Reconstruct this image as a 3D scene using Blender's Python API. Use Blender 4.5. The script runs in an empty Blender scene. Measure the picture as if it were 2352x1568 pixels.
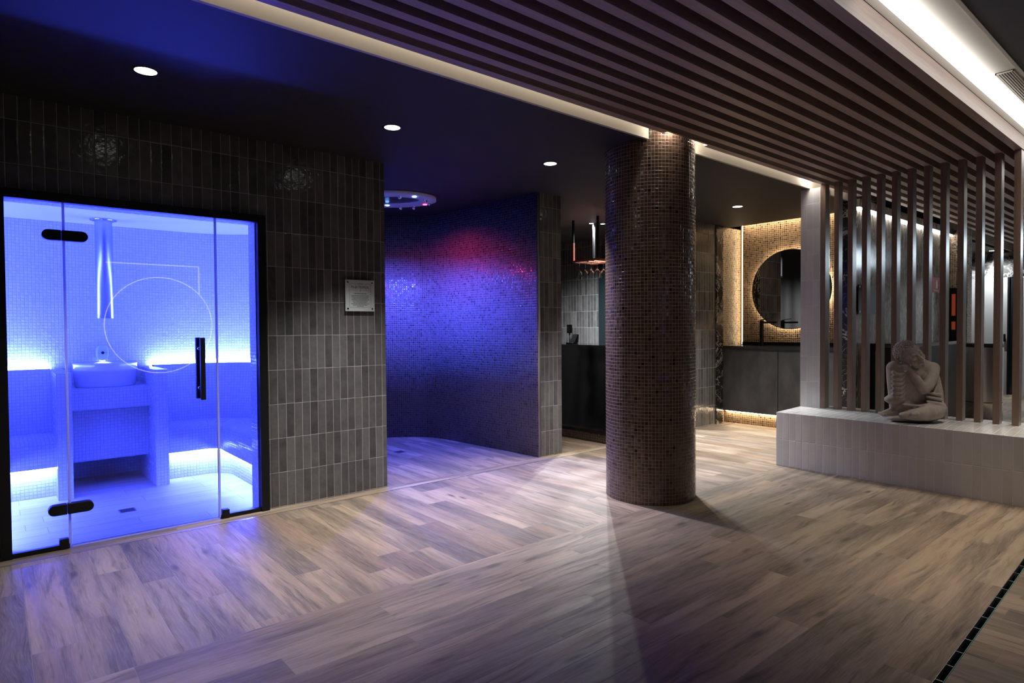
import bpy, bmesh, math, random
from mathutils import Vector, Matrix, Euler
random.seed(7)
sc = bpy.context.scene
COL = sc.collection
PI = math.pi

# ------------------------------------------------------------------ camera
f_px, yaw, pitch, roll, HC = 1420.1, math.radians(49.82), math.radians(-1.26), math.radians(-.41), 1.30
fwd = Vector((math.cos(yaw)*math.cos(pitch), math.sin(yaw)*math.cos(pitch), math.sin(pitch)))
rt0 = Vector((math.sin(yaw), -math.cos(yaw), 0)); up0 = rt0.cross(fwd)
rt = math.cos(roll)*rt0 + math.sin(roll)*up0
up = -math.sin(roll)*rt0 + math.cos(roll)*up0
cam = bpy.data.objects.new('camera', bpy.data.cameras.new('camera')); COL.objects.link(cam)
m = Matrix((rt, up, -fwd)).transposed().to_4x4(); m.translation = (0, 0, HC)
cam.matrix_world = m
cam.data.sensor_width = 36; cam.data.lens = f_px/2352*36; cam.data.clip_start = .02
sc.camera = cam

# ------------------------------------------------------------------ world, exposure
w = bpy.data.worlds.new('world'); sc.world = w; w.use_nodes = True
w.node_tree.nodes['Background'].inputs[0].default_value = (.5, .55, .7, 1)
w.node_tree.nodes['Background'].inputs[1].default_value = .002
sc.view_settings.view_transform = 'Standard'; sc.view_settings.look = 'None'
sc.view_settings.exposure = 0.0; sc.view_settings.gamma = 1; sc.view_settings.use_curve_mapping = False
sc.cycles.max_bounces = 7; sc.cycles.diffuse_bounces = 4; sc.cycles.glossy_bounces = 4
sc.cycles.transmission_bounces = 6; sc.cycles.transparent_max_bounces = 12
sc.cycles.sample_clamp_indirect = 4; sc.cycles.blur_glossy = .6
sc.cycles.caustics_reflective = False; sc.cycles.caustics_refractive = False

# ------------------------------------------------------------------ lamp settings (used by the lamps' builders)
DOWN_W, DOWN_C = 385, (1, .968, .935)
SHOWER_BLUE_W, SHOWER_RED_W = 330, 28
STEAM_E = 440.0
COVE_E = 12.0
LINE_E = 3.4
LINE_W = 40
VANITY_E = 34.0

def lamp(kind, name, loc, energy, color, parent=None, rot=(0, 0, 0), **kw):
    d = bpy.data.lights.new(name, kind); d.energy = energy; d.color = color
    for k, v in kw.items(): setattr(d, k, v)
    o = bpy.data.objects.new(name, d); COL.objects.link(o)
    if parent is not None:
        o.parent = parent; o.location = Vector(loc) - parent.location
    else: o.location = loc
    o.rotation_euler = rot
    return o

# ------------------------------------------------------------------ nodes
class NT:
    def __init__(s, name):
        s.m = bpy.data.materials.new(name); s.m.use_nodes = True
        s.t = s.m.node_tree; s.n = s.t.nodes
        s.b = s.n['Principled BSDF']; s.out = s.n['Material Output']
    def node(s, ty, **kw):
        n = s.n.new(ty)
        for k, v in kw.items(): setattr(n, k, v)
        return n
    def put(s, inp, v):
        if v is None: return
        if isinstance(v, bpy.types.NodeSocket): s.t.links.new(v, inp)
        else:
            try: inp.default_value = v
            except Exception: inp.default_value = (*v, 1) if len(v) == 3 else v
    def math(s, op, a, b=0.0, c=None, clamp=False):
        n = s.node('ShaderNodeMath', operation=op, use_clamp=clamp)
        s.put(n.inputs[0], a); s.put(n.inputs[1], b)
        if c is not None: s.put(n.inputs[2], c)
        return n.outputs[0]
    def uv(s):
        n = s.node('ShaderNodeUVMap', uv_map='UVMap'); x = s.node('ShaderNodeSeparateXYZ')
        s.t.links.new(n.outputs[0], x.inputs[0]); return x.outputs[0], x.outputs[1]
    def obj(s):
        n = s.node('ShaderNodeTexCoord'); x = s.node('ShaderNodeSeparateXYZ')
        s.t.links.new(n.outputs['Object'], x.inputs[0]); return x.outputs
    def vec(s, x, y, z=0.0):
        n = s.node('ShaderNodeCombineXYZ')
        for i, v in enumerate((x, y, z)): s.put(n.inputs[i], v)
        return n.outputs[0]
    def white(s, v):
        n = s.node('ShaderNodeTexWhiteNoise', noise_dimensions='3D'); s.put(n.inputs['Vector'], v)
        return n.outputs['Value'], n.outputs['Color']
    def noise(s, v, scale, detail=3, rough=.5, dist=0.0):
        n = s.node('ShaderNodeTexNoise', noise_dimensions='3D')
        s.put(n.inputs['Vector'], v); s.put(n.inputs['Scale'], scale); s.put(n.inputs['Detail'], detail)
        s.put(n.inputs['Roughness'], rough); s.put(n.inputs['Distortion'], dist)
        return n.outputs[0]
    def mix(s, f, a, b, mode='MIX'):
        n = s.node('ShaderNodeMix', data_type='RGBA', blend_type=mode)
        s.put(n.inputs[0], f); s.put(n.inputs[6], a if isinstance(a, bpy.types.NodeSocket) else (*a, 1))
        s.put(n.inputs[7], b if isinstance(b, bpy.types.NodeSocket) else (*b, 1))
        return n.outputs[2]
    def ramp(s, f, stops):
        n = s.node('ShaderNodeValToRGB'); s.put(n.inputs[0], f); e = n.color_ramp.elements
        while len(e) < len(stops): e.new(.5)
        for i, (p, c) in enumerate(stops):
            e[i].position = p; e[i].color = (*c, 1) if len(c) == 3 else c
        return n.outputs[0]
    def remap(s, v, a, b, c=0.0, d=1.0):
        n = s.node('ShaderNodeMapRange'); s.put(n.inputs[0], v)
        for i, q in enumerate((a, b, c, d)): s.put(n.inputs[i+1], q)
        return n.outputs[0]
    def bump(s, h, strength=.3, dist=.002):
        n = s.node('ShaderNodeBump'); s.put(n.inputs['Strength'], strength); s.put(n.inputs['Distance'], dist)
        s.put(n.inputs['Height'], h); s.put(s.b.inputs['Normal'], n.outputs[0]); return n

def plain(name, c, rough=.5, metal=0.0, spec=.5, emis=None, es=0.0, coat=0.0):
    t = NT(name); b = t.b
    b.inputs['Base Color'].default_value = (*c, 1); b.inputs['Roughness'].default_value = rough
    b.inputs['Metallic'].default_value = metal; b.inputs['Specular IOR Level'].default_value = spec
    b.inputs['Coat Weight'].default_value = coat
    if emis: b.inputs['Emission Color'].default_value = (*emis, 1); b.inputs['Emission Strength'].default_value = es
    return t.m

def speckled(name, c1, c2, scale, rough=.5, metal=0.0, bump=.1, dist=.002, spec=.5, stretch=(1, 1, 1)):
    t = NT(name); x, y, z = t.obj()
    v = t.vec(t.math('MULTIPLY', x, stretch[0]), t.math('MULTIPLY', y, stretch[1]), t.math('MULTIPLY', z, stretch[2]))
    n = t.noise(v, scale, 4, .6)
    t.put(t.b.inputs['Base Color'], t.mix(t.remap(n, .3, .7), c1, c2))
    t.b.inputs['Roughness'].default_value = rough; t.b.inputs['Metallic'].default_value = metal
    t.b.inputs['Specular IOR Level'].default_value = spec
    t.bump(t.noise(v, scale*3, 3), bump, dist)
    return t.m

def tiles(name, tw, th, gap, ca, cb, grout, rough=.2, wob=.0016, tilt=.0006, spec=.5, mottle=.35, wscale=28, dark=None, grr=.75):
    """glazed tiles laid in a straight stack; UV in metres"""
    t = NT(name); u, v = t.uv()
    cu = t.math('FLOOR', t.math('DIVIDE', u, tw)); cv = t.math('FLOOR', t.math('DIVIDE', v, th))
    fu = t.math('FRACT', t.math('DIVIDE', u, tw)); fv = t.math('FRACT', t.math('DIVIDE', v, th))
    du = t.math('MULTIPLY', t.math('SUBTRACT', .5, t.math('ABSOLUTE', t.math('SUBTRACT', fu, .5))), tw)
    dv = t.math('MULTIPLY', t.math('SUBTRACT', .5, t.math('ABSOLUTE', t.math('SUBTRACT', fv, .5))), th)
    d = t.math('MINIMUM', du, dv)
    mask = t.remap(d, gap*.4, gap*.75)
    rnd, rc = t.white(t.vec(cu, cv, 3.3))
    uv3 = t.vec(u, v, t.math('MULTIPLY', rnd, 9.0))
    n1 = t.noise(uv3, 9, 4, .6)
    f = t.math('ADD', t.math('MULTIPLY', rnd, 1-mottle), t.math('MULTIPLY', t.remap(n1, .25, .75), mottle))
    c = t.mix(f, ca, cb)
    if dark:
        r2, _ = t.white(t.vec(cu, cv, 8.1))
        c = t.mix(t.math('GREATER_THAN', r2, dark[0]), c, dark[1])
    t.put(t.b.inputs['Base Color'], t.mix(mask, grout, c))
    r = t.remap(t.noise(uv3, 14, 3), .3, .7, rough*.7, rough*1.4)
    t.put(t.b.inputs['Roughness'], t.math('ADD', t.math('MULTIPLY', mask, t.math('SUBTRACT', r, grr)), grr))
    t.b.inputs['Specular IOR Level'].default_value = spec
    sx = t.node('ShaderNodeSeparateColor'); t.t.links.new(rc, sx.inputs[0])
    tl = t.math('ADD', t.math('MULTIPLY', t.math('SUBTRACT', sx.outputs[0], .5), t.math('MULTIPLY', fu, 2.0)),
                t.math('MULTIPLY', t.math('SUBTRACT', sx.outputs[1], .5), t.math('MULTIPLY', fv, 2.0)))
    edge = t.remap(d, gap*.4, gap*2.2)
    h = t.math('ADD', t.math('MULTIPLY', edge, .0011), t.math('MULTIPLY', t.noise(uv3, wscale, 2, .5), wob))
    h = t.math('ADD', h, t.math('MULTIPLY', t.math('MULTIPLY', tl, tilt), mask))
    t.bump(h, 1.0, 1.0)
    return t.m

def planks(name, pw=.1565, pl=1.2, pale=False):
    t = NT(name); u, v = t.uv()
    row = t.math('FLOOR', t.math('DIVIDE', v, pw)); fv = t.math('FRACT', t.math('DIVIDE', v, pw))
    sh, _ = t.white(t.vec(row, 1.7, 0)); us = t.math('ADD', t.math('DIVIDE', u, pl), t.math('MULTIPLY', sh, 5.0))
    cid = t.math('FLOOR', us); fu = t.math('FRACT', us)
    rnd, rc = t.white(t.vec(row, cid, 2.2)); s3 = t.node('ShaderNodeSeparateColor'); t.t.links.new(rc, s3.inputs[0])
    zid = t.math('MULTIPLY', rnd, 40.0)
    wy = t.math('ADD', v, t.math('MULTIPLY', t.math('SUBTRACT', t.noise(t.vec(t.math('MULTIPLY', u, 1.6), t.math('MULTIPLY', v, 5.0), zid), 1.0, 2), .5), .09))
    big = t.noise(t.vec(t.math('MULTIPLY', u, 1.1), t.math('MULTIPLY', wy, 9.0), zid), 1.0, 3, .55)
    mid = t.noise(t.vec(t.math('MULTIPLY', u, 2.6), t.math('MULTIPLY', wy, 34.0), zid), 1.0, 4, .6)
    fine = t.noise(t.vec(t.math('MULTIPLY', u, 9.0), t.math('MULTIPLY', wy, 190.0), zid), 1.0, 3, .6)
    base = t.ramp(s3.outputs[0], [(0, (.180, .122, .083)), (.3, (.28, .205, .145)), (.55, (.18, .142, .112)), (.8, (.33, .247, .176)), (1, (.112, .088, .071))]) if not pale else t.ramp(s3.outputs[0], [(0, (.50, .48, .45)), (1, (.60, .58, .55))])  # pale set: plank colours lightened as if washed by light
    c = t.mix(t.remap(big, .40, .66), base, t.mix(.15 if pale else .70, base, (.066, .051, .041)))
    c = t.mix(t.math('MULTIPLY', t.remap(mid, .52, .70), .8), c, t.mix(.15 if pale else .78, c, (.048, .036, .028)))
    c = t.mix(t.math('MULTIPLY', t.remap(fine, .45, .8), .35), c, (.40, .33, .25))
    vo = t.node('ShaderNodeTexVoronoi', feature='F1'); t.put(vo.inputs['Vector'], t.vec(t.math('MULTIPLY', u, 2.1), t.math('MULTIPLY', wy, 7.0), zid)); vo.inputs['Scale'].default_value = 1
    kn = t.math('MULTIPLY', t.remap(vo.outputs['Distance'], .16, .05), t.math('GREATER_THAN', s3.outputs[1], .35))
    c = t.mix(t.math('MULTIPLY', kn, .1 if pale else .8), c, (.045, .034, .028))
    dv = t.math('MULTIPLY', t.math('SUBTRACT', .5, t.math('ABSOLUTE', t.math('SUBTRACT', fv, .5))), pw)
    du = t.math('MULTIPLY', t.math('SUBTRACT', .5, t.math('ABSOLUTE', t.math('SUBTRACT', fu, .5))), pl)
    d = t.math('MINIMUM', du, dv); seam = t.remap(d, .0008, .0017)
    t.put(t.b.inputs['Base Color'], t.mix(seam, (.19, .155, .125), c))
    t.put(t.b.inputs['Roughness'], t.remap(mid, .3, .8, .48, .66))
    t.b.inputs['Specular IOR Level'].default_value = .32
    h = t.math('ADD', t.math('MULTIPLY', t.remap(d, .0005, .003), .0007), t.math('MULTIPLY', t.math('ADD', mid, t.math('MULTIPLY', fine, .6)), .0006))
    t.bump(h, .8, 1.0)
    return t.m

def timber(name, axis, ca, cb, rough=.42):
    t = NT(name); o = t.obj(); sc3 = [26.0, 26.0, 26.0]; sc3[axis] = .9
    r = t.node('ShaderNodeObjectInfo')
    v = t.vec(*[t.math('ADD', t.math('MULTIPLY', o[i], sc3[i]), t.math('MULTIPLY', r.outputs['Random'], 50.0)) for i in range(3)])
    n = t.noise(v, 1.0, 4, .6); n2 = t.noise(v, 5.0, 3, .6)
    f = t.math('ADD', t.math('MULTIPLY', t.remap(n, .3, .7), .6), t.math('MULTIPLY', t.remap(n2, .3, .7), .4))
    t.put(t.b.inputs['Base Color'], t.mix(f, ca, cb)); t.b.inputs['Roughness'].default_value = rough
    t.bump(n2, .15, .002)
    return t.m

def marble(name, base, vein, cloud, scale=1.6, rough=.18, sx=1.0, width=.035):
    t = NT(name); x, y, z = t.obj()
    p = t.vec(t.math('MULTIPLY', x, sx), t.math('MULTIPLY', y, sx), z)
    n = t.noise(p, scale, 6, .62, 1.6); n2 = t.noise(p, scale*3.1, 5, .6, 1.0)
    v1 = t.remap(t.math('ABSOLUTE', t.math('SUBTRACT', n, .5)), width, 0.0)
    v2 = t.remap(t.math('ABSOLUTE', t.math('SUBTRACT', n2, .52)), width*.5, 0.0)
    c = t.mix(t.remap(t.noise(p, scale*.8, 5), .4, .7), base, cloud)
    c = t.mix(t.math('MAXIMUM', t.math('MULTIPLY', v1, .9), t.math('MULTIPLY', v2, .5)), c, vein)
    t.put(t.b.inputs['Base Color'], c); t.b.inputs['Roughness'].default_value = rough
    return t.m

def glass_thin(name, tint=(1, 1, 1), refl=1.0, rough=.0):
    t = NT(name); t.n.remove(t.b)
    tr = t.node('ShaderNodeBsdfTransparent'); tr.inputs[0].default_value = (*tint, 1)
    gl = t.node('ShaderNodeBsdfAnisotropic' if False else 'ShaderNodeBsdfGlossy'); gl.inputs['Roughness'].default_value = rough
    fr = t.node('ShaderNodeFresnel'); fr.inputs[0].default_value = 1.5
    mx = t.node('ShaderNodeMixShader'); t.put(mx.inputs[0], t.math('MULTIPLY', fr.outputs[0], refl))
    t.t.links.new(tr.outputs[0], mx.inputs[1]); t.t.links.new(gl.outputs[0], mx.inputs[2])
    t.t.links.new(mx.outputs[0], t.out.inputs[0]); return t.m

def emit(name, c, s):
    t = NT(name); t.n.remove(t.b); e = t.node('ShaderNodeEmission')
    e.inputs[0].default_value = (*c, 1); e.inputs[1].default_value = s
    t.t.links.new(e.outputs[0], t.out.inputs[0]); return t.m

M = {}
M['floor'] = planks('wood_effect_floor')
M['litfloor'] = planks('lit_steam_floor', pale=True)  # same planks, paler colour carrying the strong steam room light
M['tile'] = tiles('grey_glazed_tile', .0604, .25, .0028, (.046, .044, .046), (.155, .151, .151), (.37, .355, .345), rough=.17, wob=.0028, tilt=.0012, mottle=.45, wscale=24, spec=.4)
M['wtile'] = tiles('white_glazed_tile', .0604, .25, .0022, (.52, .515, .52), (.62, .615, .62), (.76, .75, .75), rough=.16, wob=.0016, tilt=.0006, wscale=20)
M['mosaic'] = tiles('brown_mosaic', .0255, .0255, .0020, (.070, .043, .033), (.155, .098, .075), (.38, .30, .25), rough=.16, wob=.0012, tilt=.0022, mottle=.2, spec=.55, dark=(.975, (.028, .02, .018)))
M['smosaic'] = tiles('dark_shower_mosaic', .0255, .0255, .0024, (.10, .092, .098), (.19, .175, .185), (.40, .38, .42), rough=.24, wob=.0010, tilt=.0016, mottle=.2, spec=.5, dark=(.92, (.07, .062, .066)))
M['wmosaic'] = tiles('white_mosaic', .0255, .0255, .0022, (.62, .63, .66), (.72, .73, .75), (.42, .43, .48), rough=.22, wob=.0010, tilt=.0010, mottle=.2)
M['gmosaic'] = tiles('bronze_mosaic', .0255, .0255, .0028, (.11, .065, .035), (.24, .15, .085), (.50, .41, .31), rough=.24, wob=.0012, tilt=.0025, mottle=.2, dark=(.85, (.06, .036, .022)))
M['ceil'] = speckled('dark_ceiling_paint', (.023, .020, .021), (.026, .023, .024), 3, .62, bump=.05, spec=.3)
M['greyceil'] = speckled('grey_ceiling_paint', (.10, .105, .11), (.11, .115, .12), 3, .7, bump=.05, spec=.3)
M['darkvoid'] = plain('dark_backing_board', (.05, .045, .043), .7)
M['cream'] = speckled('cream_paint', (.46, .43, .37), (.48, .45, .39), 4, .7, bump=.06)
M['plaster'] = speckled('white_plaster', (.66, .63, .58), (.69, .66, .61), 4, .7, bump=.06)
M['steamceil'] = speckled('white_steam_ceiling', (.74, .74, .76), (.78, .78, .8), 3, .45, bump=.05)
M['slatx'] = timber('walnut_slat', 0, (.27, .195, .172), (.42, .32, .285))
M['slatz'] = timber('walnut_upright', 2, (.155, .10, .076), (.24, .162, .122), .26)
M['black'] = speckled('black_powder_coat', (.007, .007, .008), (.010, .010, .011), 40, .42, bump=.04, spec=.22)
M['blackgloss'] = plain('black_gloss', (.006, .006, .007), .08)
M['chrome'] = plain('chrome', (.75, .76, .78), .12, 1)
M['satinchrome'] = plain('satin_chrome', (.62, .66, .72), .34, 1)
M['steel'] = speckled('brushed_steel', (.62, .63, .64), (.72, .73, .74), 30, .25, .9, .02, stretch=(6, 6, .2))
def translucent(name, c):
    t = NT(name); t.n.remove(t.b); a = t.node('ShaderNodeBsdfTranslucent'); a.inputs[0].default_value = (*c, 1)
    d_ = t.node('ShaderNodeBsdfDiffuse'); d_.inputs[0].default_value = (*c, 1); g = t.node('ShaderNodeBsdfGlossy'); g.inputs['Roughness'].default_value = .2
    m1 = t.node('ShaderNodeMixShader'); m1.inputs[0].default_value = .35; t.t.links.new(a.outputs[0], m1.inputs[1]); t.t.links.new(d_.outputs[0], m1.inputs[2])
    m2 = t.node('ShaderNodeMixShader'); m2.inputs[0].default_value = .12; t.t.links.new(m1.outputs[0], m2.inputs[1]); t.t.links.new(g.outputs[0], m2.inputs[2])
    t.t.links.new(m2.outputs[0], t.out.inputs[0]); return t.m
M['pale_strip'] = translucent('pale_translucent_strip', (.93, .94, .96))
M['glass'] = glass_thin('door_glass', (.93, .95, .97), 1.0)
M['wineglass'] = glass_thin('wine_glass', (.9, .92, .93), 1.6)
M['darkglass'] = plain('dark_glass', (.010, .016, .018), .05)
M['mirror'] = plain('mirror_silver', (.55, .55, .56), .02, 1)
M['conc'] = speckled('charcoal_stone_effect', (.034, .034, .035), (.082, .080, .081), 5, .42, bump=.1, stretch=(1, 1, .5))
M['copper'] = plain('copper_tube', (.42, .12, .07), .45, .6)
M['stone'] = speckled('carved_stone', (.29, .25, .235), (.42, .365, .345), 14, .72, bump=.35, dist=.004)
M['marble'] = marble('grey_veined_marble', (.10, .095, .09), (.62, .58, .52), (.34, .32, .29), 2.2, .14, sx=5.0, width=.05)
M['bmarble'] = marble('black_veined_marble', (.012, .011, .011), (.4, .38, .35), (.03, .028, .026), 1.8, .2, width=.016)
M['ceramic'] = plain('white_ceramic', (.80, .81, .83), .12)
M['whitepanel'] = speckled('pale_panel', (.50, .50, .49), (.53, .53, .52), 2, .4, bump=.03)
M['plaque'] = plain('brushed_aluminium_plaque', (.58, .64, .64), .36, .1)
M['ink'] = plain('dark_engraving', (.03, .04, .045), .5)
M['red'] = plain('red_sign', (.55, .02, .03), .4)
M['white'] = plain('white_print', (.8, .8, .8), .5)
M['wallpaint'] = speckled('dark_wall_paint', (.05, .046, .044), (.06, .055, .052), 3, .7, bump=.04)
M['e_down'] = emit('downlight_lens', (1, .97, .93), 9)
M['e_blue'] = emit('blue_led', (.12, .32, 1), 60)
M['e_red'] = emit('red_led', (1, .04, .08), 14)
M['e_steam'] = emit('blue_led_strip', (.046, .069, 1.0), STEAM_E)
M['e_steamtop'] = emit('blue_led_strip_top', (.046, .069, 1.0), STEAM_E*.58)
M['e_cove'] = emit('warm_cove_led', (1, .90, .74), COVE_E)
M['e_line'] = emit('cool_line_led', (1, .965, .91), LINE_E)
M['e_van'] = emit('warm_vanity_led', (1, .78, .48), VANITY_E)
M['e_halo'] = emit('mirror_halo_led', (1, .80, .52), 46)
M['e_corner'] = emit('corner_led', (1, .78, .48), 9)
M['e_marble'] = emit('neutral_wall_led', (1, .95, .86), 20)
M['e_heat_reflection'] = emit('heater_reflection_glow', (1, .16, .06), .16)
M['e_lamp'] = emit('small_wall_lamp', (.45, .62, 1.0), 9)

# ------------------------------------------------------------------ mesh builder (world coordinates, UV in metres)
class MB:
    def __init__(s): s.v = []; s.f = []; s.uv = []; s.sm = []
    def face(s, pts, uvs, smooth=False):
        i = len(s.v); s.v += [tuple(p) for p in pts]; s.f.append(tuple(range(i, i+len(pts)))); s.uv.append(uvs); s.sm.append(smooth)
    def quad(s, a, b, c, d, uvs=None, uvo=(0, 0)):
        if uvs is None: uvs = [s.auto(p, s.nrm(a, b, c), uvo) for p in (a, b, c, d)]
        s.face((a, b, c, d), uvs)
    def nrm(s, a, b, c): return (Vector(b)-Vector(a)).cross(Vector(c)-Vector(a))
    def auto(s, p, n, uvo=(0, 0)):
        ax = max(range(3), key=lambda i: abs(n[i]))
        if ax == 0: return (p[1]-uvo[0], p[2]-uvo[1])
        if ax == 1: return (p[0]-uvo[0], p[2]-uvo[1])
        return (p[0]-uvo[0], p[1]-uvo[0])
    def box(s, x0, x1, y0, y1, z0, z1, uvo=(0, 0), swap=False):
        P = [(x0, y0, z0), (x1, y0, z0), (x1, y1, z0), (x0, y1, z0), (x0, y0, z1), (x1, y0, z1), (x1, y1, z1), (x0, y1, z1)]
        for q in ((3, 2, 1, 0), (4, 5, 6, 7), (0, 1, 5, 4), (1, 2, 6, 5), (2, 3, 7, 6), (3, 0, 4, 7)):
            s.quad(*[P[i] for i in q], uvo=uvo)
        return s
    def prism(s, prof, a0, a1, axis='x', uvo=(0, 0), smooth=False):
        """closed profile extruded; axis x: prof=(y,z); axis y: prof=(x,z); axis z: prof=(x,y)"""
        def P(p, a): return (a, p[0], p[1]) if axis == 'x' else (p[0], a, p[1]) if axis == 'y' else (p[0], p[1], a)
        n = len(prof); L = 0
        for i in range(n):
            p, q = prof[i], prof[(i+1) % n]; d = math.dist(p, q)
            s.face((P(p, a0), P(q, a0), P(q, a1), P(p, a1)), [(a0, L), (a0, L+d), (a1, L+d), (a1, L)] if axis != 'z' else [(L, a0), (L+d, a0), (L+d, a1), (L, a1)], smooth)
            L += d
        s.face([P(p, a0) for p in reversed(prof)], [(p[0], p[1]) for p in reversed(prof)])
        s.face([P(p, a1) for p in prof], [(p[0], p[1]) for p in prof])
        return s
    def sheet(s, path, z0, z1, closed=False, u0=0.0, smooth=True, flip=False):
        """vertical sheet along a plan path"""
        L = u0; n = len(path)
        for i in range(n if closed else n-1):
            p, q = path[i], path[(i+1) % n]; d = math.dist(p, q)
            pts = [(p[0], p[1], z0), (q[0], q[1], z0), (q[0], q[1], z1), (p[0], p[1], z1)]; uvs = [(L, z0), (L+d, z0), (L+d, z1), (L, z1)]
            if flip: pts.reverse(); uvs.reverse()
            s.face(pts, uvs, smooth); L += d
        return s
    def lathe(s, prof, cx, cy, n=40, smooth=True, rot=None, caps=False):
        """prof [(r,z)] around vertical axis at cx,cy (local z)"""
        for k in range(n):
            a, b = 2*PI*k/n, 2*PI*(k+1)/n
            for (r0, z0), (r1, z1) in zip(prof, prof[1:]):
                P = [(cx+r0*math.cos(a), cy+r0*math.sin(a), z0), (cx+r0*math.cos(b), cy+r0*math.sin(b), z0), (cx+r1*math.cos(b), cy+r1*math.sin(b), z1), (cx+r1*math.cos(a), cy+r1*math.sin(a), z1)]
                R = max(r0, r1); U = [(a*R, z0), (b*R, z0), (b*R, z1), (a*R, z1)]
                if r0 < 1e-6: P = [P[0], P[2], P[3]]; U = [U[0], U[2], U[3]]
                elif r1 < 1e-6: P = P[:3]; U = U[:3]
                s.face(P, U, smooth)
        return s
    def tube(s, p, q, r, n=12, r2=None, caps=True):
        p, q = Vector(p), Vector(q); d = (q-p); L = d.length; d.normalize()
        a = d.orthogonal().normalized(); b = d.cross(a); r2 = r if r2 is None else r2
        A = [p+r*(math.cos(2*PI*k/n)*a+math.sin(2*PI*k/n)*b) for k in range(n)]
        B = [q+r2*(math.cos(2*PI*k/n)*a+math.sin(2*PI*k/n)*b) for k in range(n)]
        for k in range(n):
            j = (k+1) % n; u0, u1 = 2*PI*r*k/n, 2*PI*r*(k+1)/n
            s.face((A[k], A[j], B[j], B[k]), [(u0, 0), (u1, 0), (u1, L), (u0, L)], True)
        if caps:
            s.face(list(reversed(A)), [(0, 0)]*n); s.face(B, [(0, 0)]*n)
        return s
    def ball(s, c, r, nu=12, nv=8, sc3=(1, 1, 1), rot=None):
        c = Vector(c)
        def P(i, j):
            th, ph = PI*j/nv, 2*PI*i/nu
            p = Vector((r*sc3[0]*math.sin(th)*math.cos(ph), r*sc3[1]*math.sin(th)*math.sin(ph), r*sc3[2]*math.cos(th)))
            return c + (rot @ p if rot is not None else p)
        for i in range(nu):
            for j in range(nv):
                pts = [P(i, j+1), P(i+1, j+1), P(i+1, j), P(i, j)]
                if j == 0: pts = pts[:3]
                elif j == nv-1: pts = [pts[0], pts[2], pts[3]]
                s.face(pts, [(0, 0)]*len(pts), True)
        return s
    def build(s, name, mat, parent=None, bevel=0.0, weld=True, solid=0.0, segs=2):
        me = bpy.data.meshes.new(name); off = parent.matrix_local_origin if False else (world_of(parent) if parent is not None else Vector((0, 0, 0)))
        me.from_pydata([tuple(Vector(p)-off) for p in s.v], [], s.f)
        ul = me.uv_layers.new(name='UVMap')
        k = 0
        for uvs in s.uv:
            for q in uvs: ul.data[k].uv = q; k += 1
        me.polygons.foreach_set('use_smooth', s.sm)
        if weld:
            bm = bmesh.new(); bm.from_mesh(me); bmesh.ops.remove_doubles(bm, verts=bm.verts, dist=1e-5)
            bm.to_mesh(me); bm.free()
        me.materials.append(mat if not isinstance(mat, str) else M[mat])
        o = bpy.data.objects.new(name, me); COL.objects.link(o)
        if parent is not None: o.parent = parent
        if solid:
            md = o.modifiers.new('thickness', 'SOLIDIFY'); md.thickness = solid; md.offset = -1
        if bevel:
            md = o.modifiers.new('soft_edge', 'BEVEL'); md.width = bevel; md.segments = segs; md.limit_method = 'ANGLE'
        return o

def world_of(o):
    p = Vector(o.location)
    while o.parent is not None: o = o.parent; p += Vector(o.location)
    return p
def tag(o, label=None, cat=None, group=None, kind=None):
    if label: o['label'] = label
    if cat: o['category'] = cat
    if group: o['group'] = group
    if kind: o['kind'] = kind
    return o
def thing(name, label, cat, loc=(0, 0, 0), group=None, kind=None):
    o = bpy.data.objects.new(name, None); COL.objects.link(o); o.location = loc; o.empty_display_size = .1
    return tag(o, label, cat, group, kind)
def struct(o): o['kind'] = 'structure'; return o
def copy_tree(root, loc, label):
    r = root.copy(); COL.objects.link(r); r.location = loc; r['label'] = label
    for ch in list(root.children):
        c = ch.copy(); COL.objects.link(c); c.parent = r
        for g in list(ch.children):
            d = g.copy(); COL.objects.link(d); d.parent = c
    return r
ORD = ['first', 'second', 'third', 'fourth', 'fifth', 'sixth', 'seventh', 'eighth', 'ninth', 'tenth', 'eleventh', 'twelfth', 'thirteenth', 'fourteenth']

# ------------------------------------------------------------------ setting: floor
ZC = 2.644          # underside of the dark ceiling
b = MB()
def fl(x0, x1, y0, y1, along, voff, z=0.0):
    P = [(x0, y0, z), (x1, y0, z), (x1, y1, z), (x0, y1, z)]
    U = [(p[1]+voff*.37, p[0]-.103+voff*.1565) if along == 'y' else (p[0]+voff*.29, 2.755-p[1]+voff*.1565) for p in P]
    b.face(P, U)
fl(-3, 15, 2.755, 4.402, 'y', 100)       # zone in front of the cabins
def flo(pts, along, voff):
    P = [(x, y, 0) for x, y in pts]
    b.face(P, [(p[1]+voff*.37, p[0]-.103+voff*.1565) if along == 'y' else (p[0]+voff*.29, 2.755-p[1]+voff*.1565) for p in P])
cy_ = lambda x: .717+.033*(x-2.59)
flo([(-3, cy_(-3)), (5.5, cy_(5.5)), (5.5, 2.755), (-3, 2.755)], 'x', 300)        # main field
flo([(5.5, cy_(5.5)), (15, cy_(5.5)), (15, 2.755), (5.5, 2.755)], 'x', 300)
flo([(-3, -1.6), (5.5, -1.6), (5.5, cy_(5.5)-.030), (-3, cy_(-3)-.030)], 'y', 500)          # beyond the channel
fl(5.5, 15, -1.6, cy_(5.5), 'y', 500)
fl(-3, 2.477, 4.412, 4.60, 'x', 700)     # threshold
fl(2.477, 15, 4.412, 4.535, 'x', 800)
fl(2.477, 15, 4.535, 7.7, 'y', 900)
floor = struct(b.build('floor', 'floor', weld=False))
b = MB(); fl(-3, 2.477, 4.60, 7.7, 'x', 700); struct(b.build('floor_steam_room', 'litfloor', weld=False))

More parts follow.
